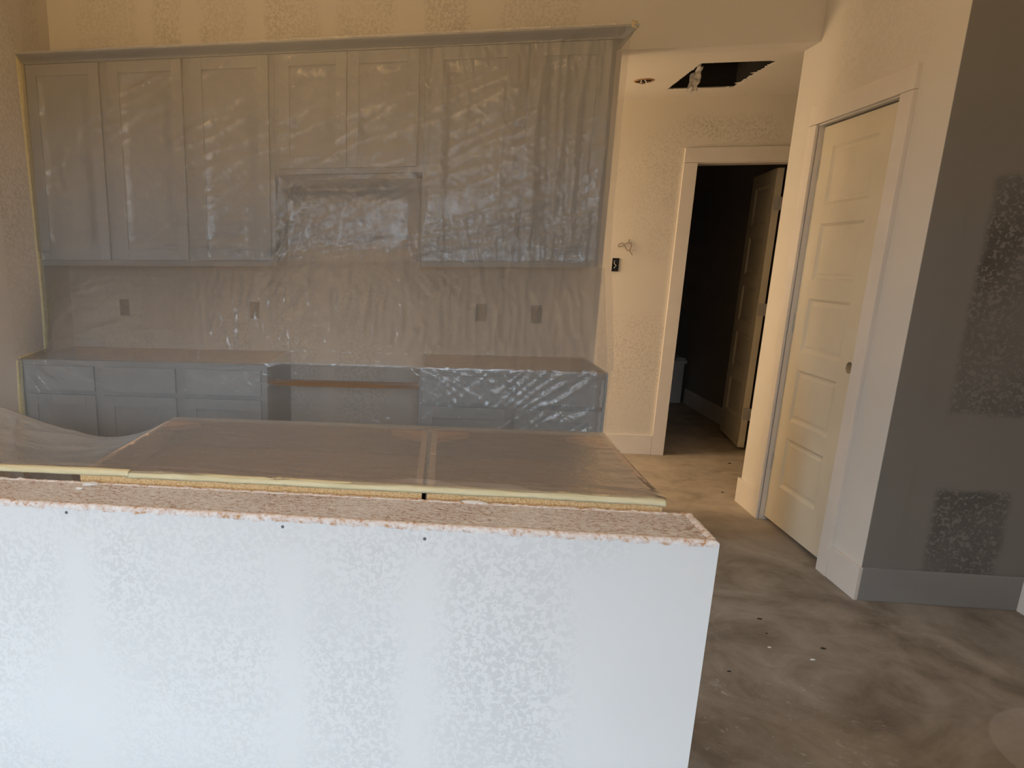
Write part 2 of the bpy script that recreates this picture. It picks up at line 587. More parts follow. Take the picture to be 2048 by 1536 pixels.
def door_leaf(e, w, h, th, face, panel_cols, rows, mat, to_world, bore=None):
    """leaf in local coords: u across width 0..w, v thickness 0 (shown face)..th, z. to_world(u,v,z)->Vector"""
    def part(name, build, m, smooth=False, parent=None):
        bm = bmesh.new()
        build(bm)
        for vv in bm.verts:
            vv.co = to_world(*vv.co)
        return obj(name, bm, m, parent or e, smooth)
    u0, u1 = panel_cols
    def frame(bm):
        box(bm, 0, u0, 0, th, 0, h)
        zz = [0]+[x for r in rows for x in r]+[h]
        for k in range(0, len(zz), 2):
            box(bm, u0, u1, 0, th, zz[k], zz[k+1])
        if not bore:
            box(bm, u1, w, 0, th, 0, h)
        else:
            bu, bz, br = bore
            s = (w-u1)/2-.002
            bu = max(min(bu, w-s-.001), u1+s)
            box(bm, u1, w, 0, th, 0, bz-s)
            box(bm, u1, w, 0, th, bz+s, h)
            if bu-s > u1+1e-4:
                box(bm, u1, bu-s, 0, th, bz-s, bz+s)
            if bu+s < w-1e-4:
                box(bm, bu+s, w, 0, th, bz-s, bz+s)
            n = 32
            sq, ci, cb = [], [], []
            for k in range(n):
                a = 2*math.pi*(k+.5)/n
                c_, s_ = math.cos(a), math.sin(a)
                f = s/max(abs(c_), abs(s_))
                sq.append(bm.verts.new((bu+c_*f, 0, bz+s_*f)))
                ci.append(bm.verts.new((bu+c_*br, 0, bz+s_*br)))
                cb.append(bm.verts.new((bu+c_*br, th*.95, bz+s_*br)))
            for k in range(n):
                j = (k+1) % n
                bm.faces.new((sq[k], sq[j], ci[j], ci[k]))
                bm.faces.new((ci[k], ci[j], cb[j], cb[k]))
            for sa, sb in ((1, 1), (1, -1), (-1, 1), (-1, -1)):
                pass
            # corner fillers of the square
            for qa in range(4):
                a0 = math.pi/4+qa*math.pi/2
                cr = bm.verts.new((bu+s*(1 if math.cos(a0) > 0 else -1), 0, bz+s*(1 if math.sin(a0) > 0 else -1)))
                k = int((a0/(2*math.pi))*n-.5)
                bm.faces.new((sq[k % n], cr, sq[(k+1) % n]))
    part('stile_and_rail_frame', frame, mat)
    if bore:
        def back(bm):
            cyl(bm, (bu_(bore), th*.90, bore[1]), 'y', bore[2]*.999, th*.08, 24)
        def bu_(b):
            s = (w-u1)/2-.002
            return max(min(b[0], w-s-.001), u1+s)
        part('bore_hole', back, 'wire')
    for (a, b) in rows:
        def pan(bm, a=a, b=b):
            # sloped moulding ring down to a flat field
            m1, d1, m2 = .014, .011, .024
            L = [(0, 0.0005), (m1, d1), (m2, d1), (m2+.012, d1-.003)]
            prev = None
            for off, dep in L:
                ring = [bm.verts.new(p) for p in ((u0+off, dep, a+off), (u1-off, dep, a+off), (u1-off, dep, b-off), (u0+off, dep, b-off))]
                if prev:
                    for k in range(4):
                        bm.faces.new((prev[k], prev[(k+1) % 4], ring[(k+1) % 4], ring[k]))
                prev = ring
            bm.faces.new(prev)
            back = [bm.verts.new(p) for p in ((u0, th, a), (u1, th, a), (u1, th, b), (u0, th, b))]
            bm.faces.new(back)
        part('door_panel', pan, mat)


ROWS = [(.205, .475), (.567, .838), (.928, 1.200), (1.290, 1.562), (1.650, 1.922)]
# pantry door: closed, hinged at the far side
d1 = thing('door_1', (3.75, -.47, .025), kind='structure')
DX = 3.752
W1 = .683
door_leaf(d1, W1, 2.022, .035, None, (.118, .508), ROWS, 'door', lambda u, v, z: Vector((DX+v, -.1295-u, .025+z)), (.575, .915, .027))


def hinge(e, to_world, zc, mat='steel'):
    bm = bmesh.new()
    box(bm, -.016, .016, -.003, 0, zc-.045, zc+.045)
    for k in range(5):
        cyl(bm, (0, -.006, zc-.045+k*.018+.0007), 'z', .0062, .0166, 10)
    for vv in bm.verts:
        vv.co = to_world(*vv.co)
    h = obj('hinge', bm, mat, e)
    return h


for zc in (1.848, 1.09, .338):
    hinge(d1, lambda u, v, z: Vector((DX-.001+v, -.1275-u*.7, z)), zc)

# hall door: casing, jamb, leaf swung open into the dark room
trim = thing('trim_2', (3.93, YH, 0), kind='structure')
bx('casing_board', 'trim', trim, 3.502, 3.59, YH-CT, YH, 0, 2.052, bev=.002)
bx('casing_board', 'trim', trim, 4.263, 4.35, YH-CT, YH, 0, 2.052, bev=.002)
bx('casing_board', 'trim', trim, 3.502, 4.35, YH-CT, YH, 2.054, 2.148, bev=.002)
bx('jamb', 'trim', trim, 3.586, 3.591, YH-.004, YH+.13, 0, 2.052)
bx('jamb', 'trim', trim, 4.262, 4.267, YH-.004, YH+.13, 0, 2.052)
bx('jamb', 'trim', trim, 3.591, 4.262, YH-.004, YH+.13, 2.0475, 2.0535)
d2 = thing('door_2', (4.226, 1.49, .02), kind='structure')
AN = math.radians(8)
ud = Vector((math.sin(AN), math.cos(AN), 0))
vd = Vector((math.cos(AN), -math.sin(AN), 0))
H0 = Vector((4.200, 1.497, .02))
door_leaf(d2, .655, 2.02, .044, None, (.118, .537), ROWS, 'door', lambda u, v, z: H0+ud*u+vd*v+Vector((0, 0, z)))
for zc in (1.80, 1.06, .28):
    bm = bmesh.new()
    # leaf on the door edge, knuckle and the leaf reaching back to the jamb
    a = H0+vd*.008
    for k in range(5):
        cyl(bm, (4.247, 1.483, zc-.045+k*.018+.0007), 'z', .007, .0166, 10)
    box(bm, 4.206, 4.247, 1.489, 1.493, zc-.045, zc+.045)
    box(bm, 4.245, 4.2625, 1.36, 1.485, zc-.045, zc+.045)
    obj('hinge', bm, 'tub', d2)

# ---- half wall in front of the island
HX1 = 2.492
HYF, HYB = -2.8605, -2.6885
hw = thing('wall_half', (1.0, -2.775, 0), kind='structure')
bx('plate_core', 'plate', hw, XL, HX1-.013, HYF+.0135, HYB-.0135, 0, .868)


def board(name, x0, x1, y0, y1, along, mat, ztop, n, seed, amp=.0025):
    """wallboard panel with an uneven top edge"""
    bm = bmesh.new()
    A = []
    for i in range(n+1):
        f = i/n
        zt = ztop + amp*ns(f*n*.22, seed) + amp*.8*ns(f*n*.8, seed+5)
        zt2 = ztop + amp*ns(f*n*.25, seed+11) + amp*ns(f*n*.9, seed+15)
        if along == 'x':
            x = x0+(x1-x0)*f
            A.append([bm.verts.new(p) for p in ((x, y0, 0), (x, y0, zt-.004), (x, y0+.003, zt), (x, y1, zt2), (x, y1, 0))])
        else:
            y = y0+(y1-y0)*f
            A.append([bm.verts.new(p) for p in ((x1, y, 0), (x1, y, zt-.004), (x1-.003, y, zt), (x0, y, zt2), (x0, y, 0))])
    for a, b in zip(A, A[1:]):
        for k in range(4):
            bm.faces.new((a[k], a[k+1], b[k+1], b[k]))
    bm.faces.new(A[0])
    bm.faces.new(A[-1])
    return obj(name, bm, mat, hw)


board('front_wallboard', XL, HX1, HYF, HYF+.0132, 'x', 'half', .8665, 420, 1)
board('back_wallboard', XL, HX1, HYB-.0132, HYB, 'x', 'edge', .8685, 420, 2)
board('end_wallboard', HX1-.0128, HX1, HYF+.0135, HYB-.0135, 'y', 'half', .8685, 40, 3)
# torn paper and plaster rim along the front and end edges
for nm, along, n, seed in (('torn_plaster_rim', 'x', 700, 21), ('torn_plaster_rim', 'y', 60, 31)):
    bm = bmesh.new()
    A = []
    for i in range(n+1):
        f = i/n
        h = .0012+.0022*abs(ns(f*n*.31, seed))+.0025*max(0, ns(f*n*.07, seed+3))
        w0 = .004*ns(f*n*.11, seed+6)+.003*ns(f*n*.5, seed+8)
        drop = .008+.006*ns(f*n*.12, seed+9)+.004*ns(f*n*.55, seed+10)
        if along == 'x':
            x = XL+(HX1-.004-XL)*f
            pts = [(x, HYF-.0009, .866-drop), (x, HYF-.0014, .865), (x, HYF+.004, .8685+h), (x, HYF+.013+w0, .8690+h), (x, HYF+.019+w0, .8665)]
        else:
            y = HYF+.012+(HYB-HYF-.02)*f
            pts = [(HX1+.0009, y, .866-drop), (HX1+.0012, y, .866), (HX1-.004, y, .870+h), (HX1-.012+w0, y, .8705+h), (HX1-.019+w0, y, .8665)]
        A.append([bm.verts.new(p) for p in pts])
    for a, b in zip(A, A[1:]):
        for k in range(4):
            bm.faces.new((a[k], a[k+1], b[k+1], b[k]))
    obj(nm, bm, 'edge', hw, True)
# screw heads along the top of the wallboard
for k, (x, z) in enumerate([(1.101, .850), (1.606, .847), (1.913, .839)]):
    bm = bmesh.new()
    cyl(bm, (x, HYF-.0012, z), 'y', .0036, .0014, 14)
    cyl(bm, (x, HYF-.0015, z), 'y', .0016, .0006, 8)
    obj('drywall_screw', bm, 'screw', hw)


def lump(bm, c, sx, sy, sz, seed, n=14, m=7):
    c = Vector(c)
    rows = []
    for j in range(m+1):
        ph = math.pi*j/m
        row = []
        for i in range(n):
            th = 2*math.pi*i/n
            d = Vector((math.sin(ph)*math.cos(th), math.sin(ph)*math.sin(th), math.cos(ph)))
            k = 1+.45*noise.noise(d*1.6+Vector((seed, seed*2.3, 0)))
            row.append(bm.verts.new(c+Vector((d.x*sx*k, d.y*sy*k, max(d.z*sz*k, -.1*sz)))))
        rows.append(row)
    for a, b in zip(rows, rows[1:]):
        for i in range(n):
            bm.faces.new((a[i], a[(i+1) % n], b[(i+1) % n], b[i]))
    bmesh.ops.remove_doubles(bm, verts=bm.verts, dist=1e-6)


# ------------------------------------------------------------------ cabinets
DT = .019           # door thickness


def cab_door(parent, name, x0, x1, yf, z0, z1, mat='cab', rail=.058):
    """shaker door: front face at yf (facing -y), thickness DT, recessed centre panel as sub-part"""
    bm = bmesh.new()
    box(bm, x0, x0+rail, yf, yf+DT, z0, z1, .0015)
    box(bm, x1-rail, x1, yf, yf+DT, z0, z1, .0015)
    box(bm, x0+rail, x1-rail, yf, yf+DT, z0, z0+rail, .0015)
    box(bm, x0+rail, x1-rail, yf, yf+DT, z1-rail, z1, .0015)
    d = obj(name, bm, mat, parent)
    p = bx('centre_panel', mat, d, x0+rail-.004, x1-rail+.004, yf+.010, yf+DT-.001, z0+rail-.004, z1-rail+.004)
    return d


def carcass(parent, x0, x1, y0, yb, z0, z1, mat, open_top, inner=None, t=.016, kick=0):
    """sides, bottom, back (and top) as named parts; y0 = front plane behind the face frame"""
    bx('side_panel', mat, parent, x0, x0+t, y0, yb, z0, z1)
    bx('side_panel', mat, parent, x1-t, x1, y0, yb, z0, z1)
    bx('bottom_panel', inner or mat, parent, x0+t, x1-t, y0+.001, yb-.001, z0+kick, z0+kick+t)
    bx('back_panel', inner or mat, parent, x0+t, x1-t, yb-.007, yb-.001, z0+kick+t, z1-.001)
    if not open_top:
        bx('top_panel', mat, parent, x0+t, x1-t, y0+.001, yb-.001, z1-t, z1)


def face_frame(parent, x0, x1, yf, th, z0, z1, xs, zs_by_col, edge=.03):
    """face frame slab with openings cut out"""
    bm = bmesh.new()
    holes = []
    for (a, b), zz in zip(xs, zs_by_col):
        for c, d in zz:
            holes.append((a, b, c, d))
    panel_holes(bm, 'y', yf, yf+th, x0, x1, z0, z1, holes)
    bmesh.ops.remove_doubles(bm, verts=bm.verts, dist=1e-5)
    return obj('face_frame', bm, 'cab', parent)


ZU0, ZU1 = 1.375, 2.447      # upper cabinet box
YU = -.305                   # face frame front
def upper(label, x0, x1, z0, doors):
    e = thing('upper_cabinet', ((x0+x1)/2, -.15, z0), label, 'cabinet')
    carcass(e, x0, x1, YU+.019, -.002, z0, ZU1, 'cab', False)
    hol = [(a+.012, b-.012) for a, b in doors]
    face_frame(e, x0, x1, YU, .018, z0, ZU1, hol, [[(z0+.045, ZU1-.035)] for _ in hol])
    zb = 1.407 if z0 < 1.6 else 1.879
    for a, b in doors:
        cab_door(e, 'cabinet_door', a, b, YU-DT-.001, zb, 2.4326)
    return e


UD1 = [(-.368, .0526), (.1053, .5171), (.5694, .9855)]
UD2 = [(1.0389, 1.397), (1.4005, 1.7633)]
UD3 = [(1.8241, 2.2483), (2.300, 2.680)]
upper('tall three-door grey upper cabinet beside the left wall under plastic film', XL+.001, 1.0115, ZU0, UD1)
upper('short two-door grey upper cabinet above the range gap under plastic film', 1.0125, 1.7935, 1.852, UD2)
upper('tall two-door grey upper cabinet next to the hallway under wrinkled plastic film', 1.7945, 2.705, ZU0, UD3)

# crown moulding along the top of the wall cabinets
bm = bmesh.new()
prof = [(-.3055, 2.436), (-.327, 2.436), (-.330, 2.440), (-.338, 2.445), (-.352, 2.458), (-.366, 2.468), (-.378, 2.473), (-.380, 2.482), (-.3055, 2.482)]
# front run with a mitred return at the right end
A = [bm.verts.new((XL+.001, p, q)) for p, q in prof]
B = [bm.verts.new((2.706+(-.302-p), p, q)) for p, q in prof]
Cc = [bm.verts.new((2.706+(-.302-p), -.003, q)) for p, q in prof]
n = len(prof)
for i in range(n):
    bm.faces.new((A[i], A[(i+1) % n], B[(i+1) % n], B[i]))
    bm.faces.new((B[i], B[(i+1) % n], Cc[(i+1) % n], Cc[i]))
bm.faces.new(A[::-1])
bm.faces.new(Cc)
crown = obj('crown_moulding', bm, 'cab')
tag(crown, 'grey crown moulding running along the tops of the upper cabinets', 'moulding')

ZB = .8705
YB = -.61


def base(label, x0, x1, cols):
    e = thing('base_cabinet', ((x0+x1)/2, -.3, 0), label, 'cabinet')
    carcass(e, x0, x1, YB+.019, -.004, 0, ZB, 'cab', True, 'interior', kick=.10)
    hol = [(a+.012, b-.012) for a, b in cols]
    face_frame(e, x0, x1, YB, .018, .10, ZB, hol, [[(.13, .665), (.715, .835)] for _ in hol])
    bx('toe_kick', 'cab', e, x0+.016, x1-.016, YB+.07, YB+.085, 0, .10)
    bx('nailer_rail', 'wood', e, x0+.016, x1-.016, -.03, -.0115, ZB-.10, ZB-.002)
    for a, b in cols:
        w = bx('drawer_front', 'cab', e, a, b, YB-DT-.001, YB-.001, .7036, .8405, bev=.002)
        cab_door(e, 'cabinet_door', a, b, YB-DT-.001, .125, .681)
    # corner blocks inside the open top
    for cx, sx in ((x0+.016, 1), (x1-.016, -1)):
        bm = bmesh.new()
        vs = [(cx, YB+.019), (cx+sx*.11, YB+.019), (cx, YB+.13)]
        lo = [bm.verts.new((x, y, ZB-.016)) for x, y in vs]
        hi = [bm.verts.new((x, y, ZB-.002)) for x, y in vs]
        bm.faces.new(lo)
        bm.faces.new(hi)
        for k in range(3):
            bm.faces.new((lo[k], lo[(k+1) % 3], hi[(k+1) % 3], hi[k]))
        obj('corner_block', bm, 'brace', e)
    return e


base('grey three-drawer base cabinet without worktop beside the left wall', XL+.001, 1.023, [(-.358, .050), (.1005, .5176), (.5734, .9921)])
base('grey two-drawer base cabinet without worktop next to the hallway', 1.825, 2.7436, [(1.8389, 2.2572), (2.309, 2.725)])

# wooden strip between the base cabinets across the range gap
wb = bx('wood_strip', 'wood', None, 1.0235, 1.8245, -.575, -.556, .757, .789, bev=.002)
tag(wb, 'brown wooden strip across the range gap between the base cabinets', 'wood strip')

# outlet boxes behind the film
lab = ['dark outlet box on the wall above the base cabinet, nearest the left wall',
       'dark outlet box on the wall above the three-drawer cabinet, close to the range gap',
       'dark outlet box on the wall above the two-drawer cabinet, close to the range gap',
       'dark outlet box on the wall above the two-drawer cabinet, close to the hallway']
for (x, z), l in zip([(-.028, 1.12), (.805, 1.114), (2.145, 1.117), (2.455, 1.112)], lab):
    e = thing('outlet_box', (x, 0, z-.055), l, 'outlet box', 'outlet boxes on the kitchen wall')
    bm = bmesh.new()
    w, h, t = .029, .049, .003
    box(bm, x-w, x-w+t, -.012, -.0005, z-h, z+h)
    box(bm, x+w-t, x+w, -.012, -.0005, z-h, z+h)
    box(bm, x-w+t, x+w-t, -.012, -.0005, z-h, z-h+t)
    box(bm, x-w+t, x+w-t, -.012, -.0005, z+h-t, z+h)
    obj('box_rim', bm, 'bluebox', e)
    bx('box_back', 'black', e, x-w+t, x+w-t, -.004, -.0006, z-h+t, z+h-t)
    bm = bmesh.new()
    tube(bm, [(x-.01, -.004, z+.02), (x-.005, -.016, z+.01), (x+.01, -.018, z-.01), (x+.004, -.005, z-.02)], .002, 6)
    obj('wire', bm, 'black', e)

# ------------------------------------------------------------------ island cabinets (open tops)
ZI = .884
IYB, IYF = -2.655, -2.030     # side next to the half wall, side facing the kitchen


def island(label, x0, x1):
    e = thing('island_cabinet', ((x0+x1)/2, -2.34, 0), label, 'cabinet')
    t = .0165
    bx('side_panel', 'sidewood', e, x0, x0+t, IYB+t, IYF-.019, 0, ZI)
    bx('side_panel', 'sidewood', e, x1-t, x1, IYB+t, IYF-.019, 0, ZI)
    bx('back_panel', 'particle', e, x0, x1, IYB, IYB+t, 0, ZI)
    bx('bottom_panel', 'interior', e, x0+t, x1-t, IYB+t, IYF-.019, .10, .116)
    bx('shelf', 'interior', e, x0+t, x1-t, IYB+t+.001, IYF-.08, ZI-.085, ZI-.07)
    face = bmesh.new()
    panel_holes(face, 'y', IYF-.018, IYF, x0, x1, .10, ZI, [(x0+.04, x1-.04, .14, .67)])
    obj('face_frame', face, 'interior', e)
    for (za, zb) in ((.125, .681), (.70, .845)):
        bx('door_front' if za < .2 else 'drawer_front', 'cab', e, x0+.02, x1-.02, IYF+.0005, IYF+.0195, za, zb, bev=.002)
    for cx, sx in ((x0+t, 1), (x1-t, -1)):
        bm = bmesh.new()
        vs = [(cx, IYF-.019), (cx+sx*.10, IYF-.019), (cx, IYF-.10)]
        lo = [bm.verts.new((x, y, ZI-.018)) for x, y in vs]
        hi = [bm.verts.new((x, y, ZI-.002)) for x, y in vs]
        bm.faces.new(lo)
        bm.faces.new(hi)
        for k in range(3):
            bm.faces.new((lo[k], lo[(k+1) % 3], hi[(k+1) % 3], hi[k]))
        obj('corner_block', bm, 'brace', e)
    return e


island('wide open-topped island cabinet beside the sagging film behind the half wall', 1.030, 1.8990)
island('narrow open-topped island cabinet at the hallway end of the half wall', 1.9115, 2.440)

# ------------------------------------------------------------------ plastic film over the kitchen wall
PANELS = [(a+.058, b-.058, 1.407+.058, 2.4326-.058) for a, b in UD1+UD3] + [(a+.058, b-.058, 1.879+.058, 2.4326-.058) for a, b in UD2]
CREASE = [(1.615, .010, 1.3), (1.548, -.006, 2.1), (1.528, .004, 3.3), (1.487, -.010, 4.4), (1.318, .004, 5.1), (1.76, .012, 6.2), (.952, .006, 7.7)]


def film_y(x, z):
    # overall hang
    if z > 2.43:
        y = -.332 - .056*sst(2.435, 2.476, z)
    elif z > 1.40:
        y = -.3325
    else:
        f = (1.40-z)/(1.40-.885)
        f = min(f, 1)
        y = -.3325 + f*(-.636+.3325)
    if z < .885:
        y = -.636
    # range gap: film pulled in a little
    g = sst(1.0, 1.12, x)*sst(1.83, 1.71, x)
    if z < 1.86:
        y += g*.05*sst(.98, .60, z)
        y += g*.028*sst(1.84, 1.70, z)*sst(1.36, 1.5, z)
    # left edge follows the wall and then runs forward over the cabinet top
    l = sst(-.20, -.38, x)
    if l > 0 and z < 1.45:
        yl = -.318 + (-.640+.318)*sst(.905, .872, z)
        y += (yl-y)*l
    return y


def film_disp(x, z):
    d = 0.
    warpx = .03*ns(x*1.3, z*1.1, 3)
    # loose vertical folds at the hallway end, hanging from the top
    mv = sst(1.15, 2.2, x)*.35+sst(2.22, 2.42, x)*.65
    top = sst(1.2, 2.45, z)
    sl = x + .05*(2.45-z)*(1 if x < 2.3 else -.35)
    d += mv*(.35+.65*top)*(.013*ridge(ns(sl*13+warpx*8, z*.75, 1.7), 3.0) + .006*ridge(ns(sl*29, z*1.2, 4.4), 3.2))*(.35+.65*sst(1.3, 1.6, z))
    # short gathers right under the crown
    d += .006*sst(2.02, 2.45, z)*sst(1.25, 1.6, x)*ridge(ns((x+.22*(z-2.2))*34, z*1.6, 8.1), 2.6)
    # gathers at the foot of the tall right cabinet and the backsplash
    c = sst(.95, 1.08, z)*sst(1.75, 1.5, z)*sst(.75, 1.15, x)
    d += .008*c*ridge(ns(x*24+warpx*20, z*4.0, 12.), 2.6)
    d += .008*sst(.9, 1.0, z)*sst(1.45, 1.25, z)*ridge(ns(x*21, z*5, 22.), 2.8)*sst(.3, .9, x)
    # diagonal pulls from the range opening corner
    dc = math.hypot(x-1.0, z-1.40)
    d += .010*sst(.5, .06, dc)*ridge(ns((x*.86-z*.5)*22, (x*.5+z*.86)*2.2, 31.), 2.5)*sst(.95, 1.02, x)
    dc = math.hypot(x-1.80, z-1.37)
    d += .008*sst(.4, .05, dc)*ridge(ns((x*.7+z*.7)*24, (x*.7-z*.7)*2.2, 35.), 2.5)*sst(1.40, 1.34, z)
    # fans from the left corner of the base cabinets
    for (cx, cz, rr, k) in ((-.40, 1.14, .75, 41.), (-.36, .90, .95, 47.), (1.80, .90, .55, 51.), (1.05, .885, .5, 53.)):
        dc = math.hypot(x-cx, z-cz)
        an = math.atan2(z-cz, x-cx)
        if z < 1.36:
            d += (.0065 if cx < 0 else .0035)*sst(rr, .05, dc)*sst(.0, .08, dc)*ridge(ns(an*7.5, dc*1.4, k), 2.6)
    # slanting gathers on the drawers near the hallway
    d += .006*(.4+.6*sst(2.1, 2.4, x))*sst(1.7, 1.9, x)*sst(.90, .86, z)*ridge(ns((x*.62-z*.78)*26, (x*.78+z*.62)*3, 61.), 2.4)
    d += .001*sst(.90, .86, z)*ridge(ns(x*6, z*16, 66.), 2.0)
    # slack all over
    d += .0018*ridge(ns(x*5.2, z*4.1, 71.), 1.6) + .0012*ridge(ns(x*11, z*8.7, 75.), 2.2)
    d += .0022*ridge(ns((x+z)*17, (x-z)*6, 79.), 2.6)
    d += .0042*ridge(ns((z-.42*x)*13, (x+.42*z)*2.1, 83.), 3.4)*sst(1.38, 1.5, z)
    d += .0030*ridge(ns((z-.15*x)*30, (x+.15*z)*2.6, 87.), 3.4)*sst(1.75, 1.55, z)*sst(.9, 1.0, z)
    # fold creases from the packet
    for z0, s, k in CREASE:
        zz = z0+s*(x-1.1)+.014*ns(x*2.2, k)
        q = (z-zz)/.0042
        if abs(q) < 3:
            d += .0032*math.exp(-q*q)*(.35+.65*max(0, min(1, .5+1.6*ns(x*1.7, k, 5))))
    # film sucked into the recessed door panels
    for a, b, c_, e_ in PANELS:
        if a < x < b and c_ < z < e_:
            k = sst(0, .055, min(x-a, b-x))*sst(0, .075, min(z-c_, e_-z))
            wob = .5+1.3*ns(x*4.1, z*3.3, 90.)
            d -= .0115*k*max(.25, min(1, wob+.35))
    return d


def build_film():
    x0, x1 = XL+.004, 2.770
    xs = []
    nx = 360
    for i in range(nx+1):
        xs.append(x0+(x1-x0)*i/nx)
    zs = []
    z = 2.484
    while z > .30:
        zs.append(z)
        z -= .0055 if .74 < z < .93 else .0075
    bm = bmesh.new()
    G = []
    for j, z in enumerate(zs):
        row = []
        for i, x in enumerate(xs):
            y = film_y(x, z)-.004-film_disp(x, z)
            xx = x
            # free edge at the hallway end waves and curls back towards the wall
            if x > 2.66:
                k = (x-2.66)/(2.770-2.66)
                y += k*k*(.05+.035*ns(z*1.4, 3.3)+.02*ns(z*4., 5.1)) - .012*math.sin(k*6.3)*(.6+.4*ns(z*2.1, 8.))
                xx = x + k*(.006*ns(z*2.3, 7.7)-.012*sst(1.2, 1.9, z)*sst(2.4, 2.1, z))
                if z < .885:
                    xx -= k*.012
            row.append(bm.verts.new((xx, y, z)))
        G.append(row)
    for j in range(len(zs)-1):
        zc = (zs[j]+zs[j+1])/2
        for i in range(nx):
            xc = (xs[i]+xs[i+1])/2
            # torn slit across the range gap
            if 1.055 < xc < 1.775:
                mid = .776+.004*ns(xc*6, 2.)
                half = .0135*sst(1.05, 1.2, xc)*sst(1.78, 1.5, xc)+.002
                if abs(zc-mid) < half:
                    continue
            bm.faces.new((G[j][i], G[j+1][i], G[j+1][i+1], G[j][i+1]))
    return obj('plastic_film', bm, 'plastic', None, True)


film = build_film()


def build_inner():  # added second sheet, imitates the milky haze over the backsplash
    bm = bmesh.new()
    nx, nz = 170, 60
    G = []
    for j in range(nz+1):
        f = j/nz
        row = []
        for i in range(nx+1):
            x = -.372+(2.735+.372)*i/nx
            zt = 1.374+(1.846-1.374)*sst(1.005, 1.03, x)*sst(1.80, 1.775, x)
            z = zt - (zt-.872)*f
            y = film_y(x, z) + .012*sst(-.37, -.30, x) + .008*math.sin(math.pi*f) - .6*film_disp(x*.93+.31, z)
            row.append(bm.verts.new((x, y, z)))
        G.append(row)
    for a, b in zip(G, G[1:]):
        for i in range(nx):
            bm.faces.new((a[i], a[i+1], b[i+1], b[i]))
    return obj('haze_layer', bm, 'milky', film, True)


build_inner()
tag(film, 'clear wrinkled plastic film hung over the grey upper cabinets and base cabinets', 'plastic film')

# ------------------------------------------------------------------ plastic film over the island


def build_island_film():
    bm = bmesh.new()
    x0, x1 = .10, 2.447
    nx = 300
    # path from the tape at the half wall, across the open tops, then hanging down the kitchen side
    path = []
    for k in range(95):
        path.append((-2.662+(.662-.0)*k/94., 'top'))
    for k in range(1, 40):
        path.append((k/39., 'skirt'))
    G = []
    for p, typ in path:
        row = []
        for i in range(nx+1):
            x = x0+(x1-x0)*i/nx
            s = max(0., min(1., (1.035-x)/(1.035-.40)))
            sag_shape = (math.sin(math.pi*s**.78))**1.15 if x > .40 else 0.
            if typ == 'top':
                y = p
                f = (p+2.662)/.662
                z = ZI+.0035
                # slack hollow over the open boxes
                z -= .004*math.sin(math.pi*f)*(1 if x > 1.03 else 0)
                z -= (.082*sag_shape)*sst(.0, .75, f)**.8
                z += .0010*ridge(ns(x*1.6, y*17, 5.), 2.2)+.0005*ridge(ns(x*4., y*34, 9.), 2.2)
                z += .0045*ridge(ns(x*3.3-1.2, (y+.10*x)*30, 15.), 2.0)*sst(-2.50, -2.63, y)
                # pucker at the tape near the gap between the boxes
                z += .011*math.exp(-((x-1.95)/.22)**2)*math.exp(-((y+2.625)/.018)**2)
                z += .012*sst(1.0, .5, x)*ridge(ns(x*3, y*5, 25.), 1.8)*f
                if x > 2.43:
                    z -= .2*(x-2.43)
            else:
                y = -2.000+.02*p+.012*p*ns(x*5, p*2, 3.)
                zt = ZI+.0035-.082*sag_shape
                z = zt-p*.50
                y += .006*ridge(ns(x*9, p*2, 44.), 2.)
            row.append(bm.verts.new((x, y, z)))
        G.append(row)
    for a, b in zip(G, G[1:]):
        for i in range(nx):
            bm.faces.new((a[i], a[i+1], b[i+1], b[i]))
    return obj('plastic_film', bm, 'film2', None, True)


film2 = build_island_film()
tag(film2, 'milky plastic film stretched over the open island cabinets behind the half wall', 'plastic film')

# ------------------------------------------------------------------ masking tape


def tape_strip(label, pts, width_vec, n_sub=24, seed=0, amp=.0012, group=None):
    """tape ribbon along pts; width_vec is a list of offsets across (several rows make a folded ribbon)"""
    bm = bmesh.new()
    P = [Vector(p) for p in pts]
    L = []
    for a, b in zip(P, P[1:]):
        for k in range(n_sub):
            L.append(a.lerp(b, k/n_sub))
    L.append(P[-1])
    rows = []
    for i, p in enumerate(L):
        r = []
        for j, w in enumerate(width_vec):
            q = p+Vector(w)
            q += Vector((0, -1, .4))*amp*ns(i*.23, j*1.7, seed) + Vector((0, 0, 1))*amp*1.3*ns(i*.11, j*.3, seed+7.)
            r.append(bm.verts.new(q))
        rows.append(r)
    for a, b in zip(rows, rows[1:]):
        for j in range(len(width_vec)-1):
            bm.faces.new((a[j], b[j], b[j+1], a[j+1]))
    o = obj('masking_tape', bm, 'tape', None, True)
    md = o.modifiers.new('thick', 'SOLIDIFY')
    md.thickness = .0006
    tag(o, label, 'tape', group)
    return o


TW = [(0, .022, .0015), (0, .010, .003), (0, -.002, .001), (0, -.0045, -.007), (0, -.0042, -.0115)]
tape_strip('cream masking tape on the island film, overhanging the empty gap left of the cabinets', [(.10, -2.661, ZI+.001), (.8, -2.661, ZI+.003), (1.165, -2.660, ZI+.0055)],
           [(x, y-.001, z+.0015) for x, y, z in TW], 40, 1.)
tape_strip('cream masking tape strip along the particleboard edge of the wide island cabinet', [(1.155, -2.659, ZI+.0035), (1.575, -2.659, ZI+.0035)], TW, 60, 2.)
tape_strip('long cream masking tape strip crossing the gap between the two island cabinets', [(1.545, -2.6605, ZI+.005), (1.60, -2.659, ZI+.003), (2.2, -2.659, ZI+.003), (2.445, -2.659, ZI+.0005)], TW, 50, 3.)
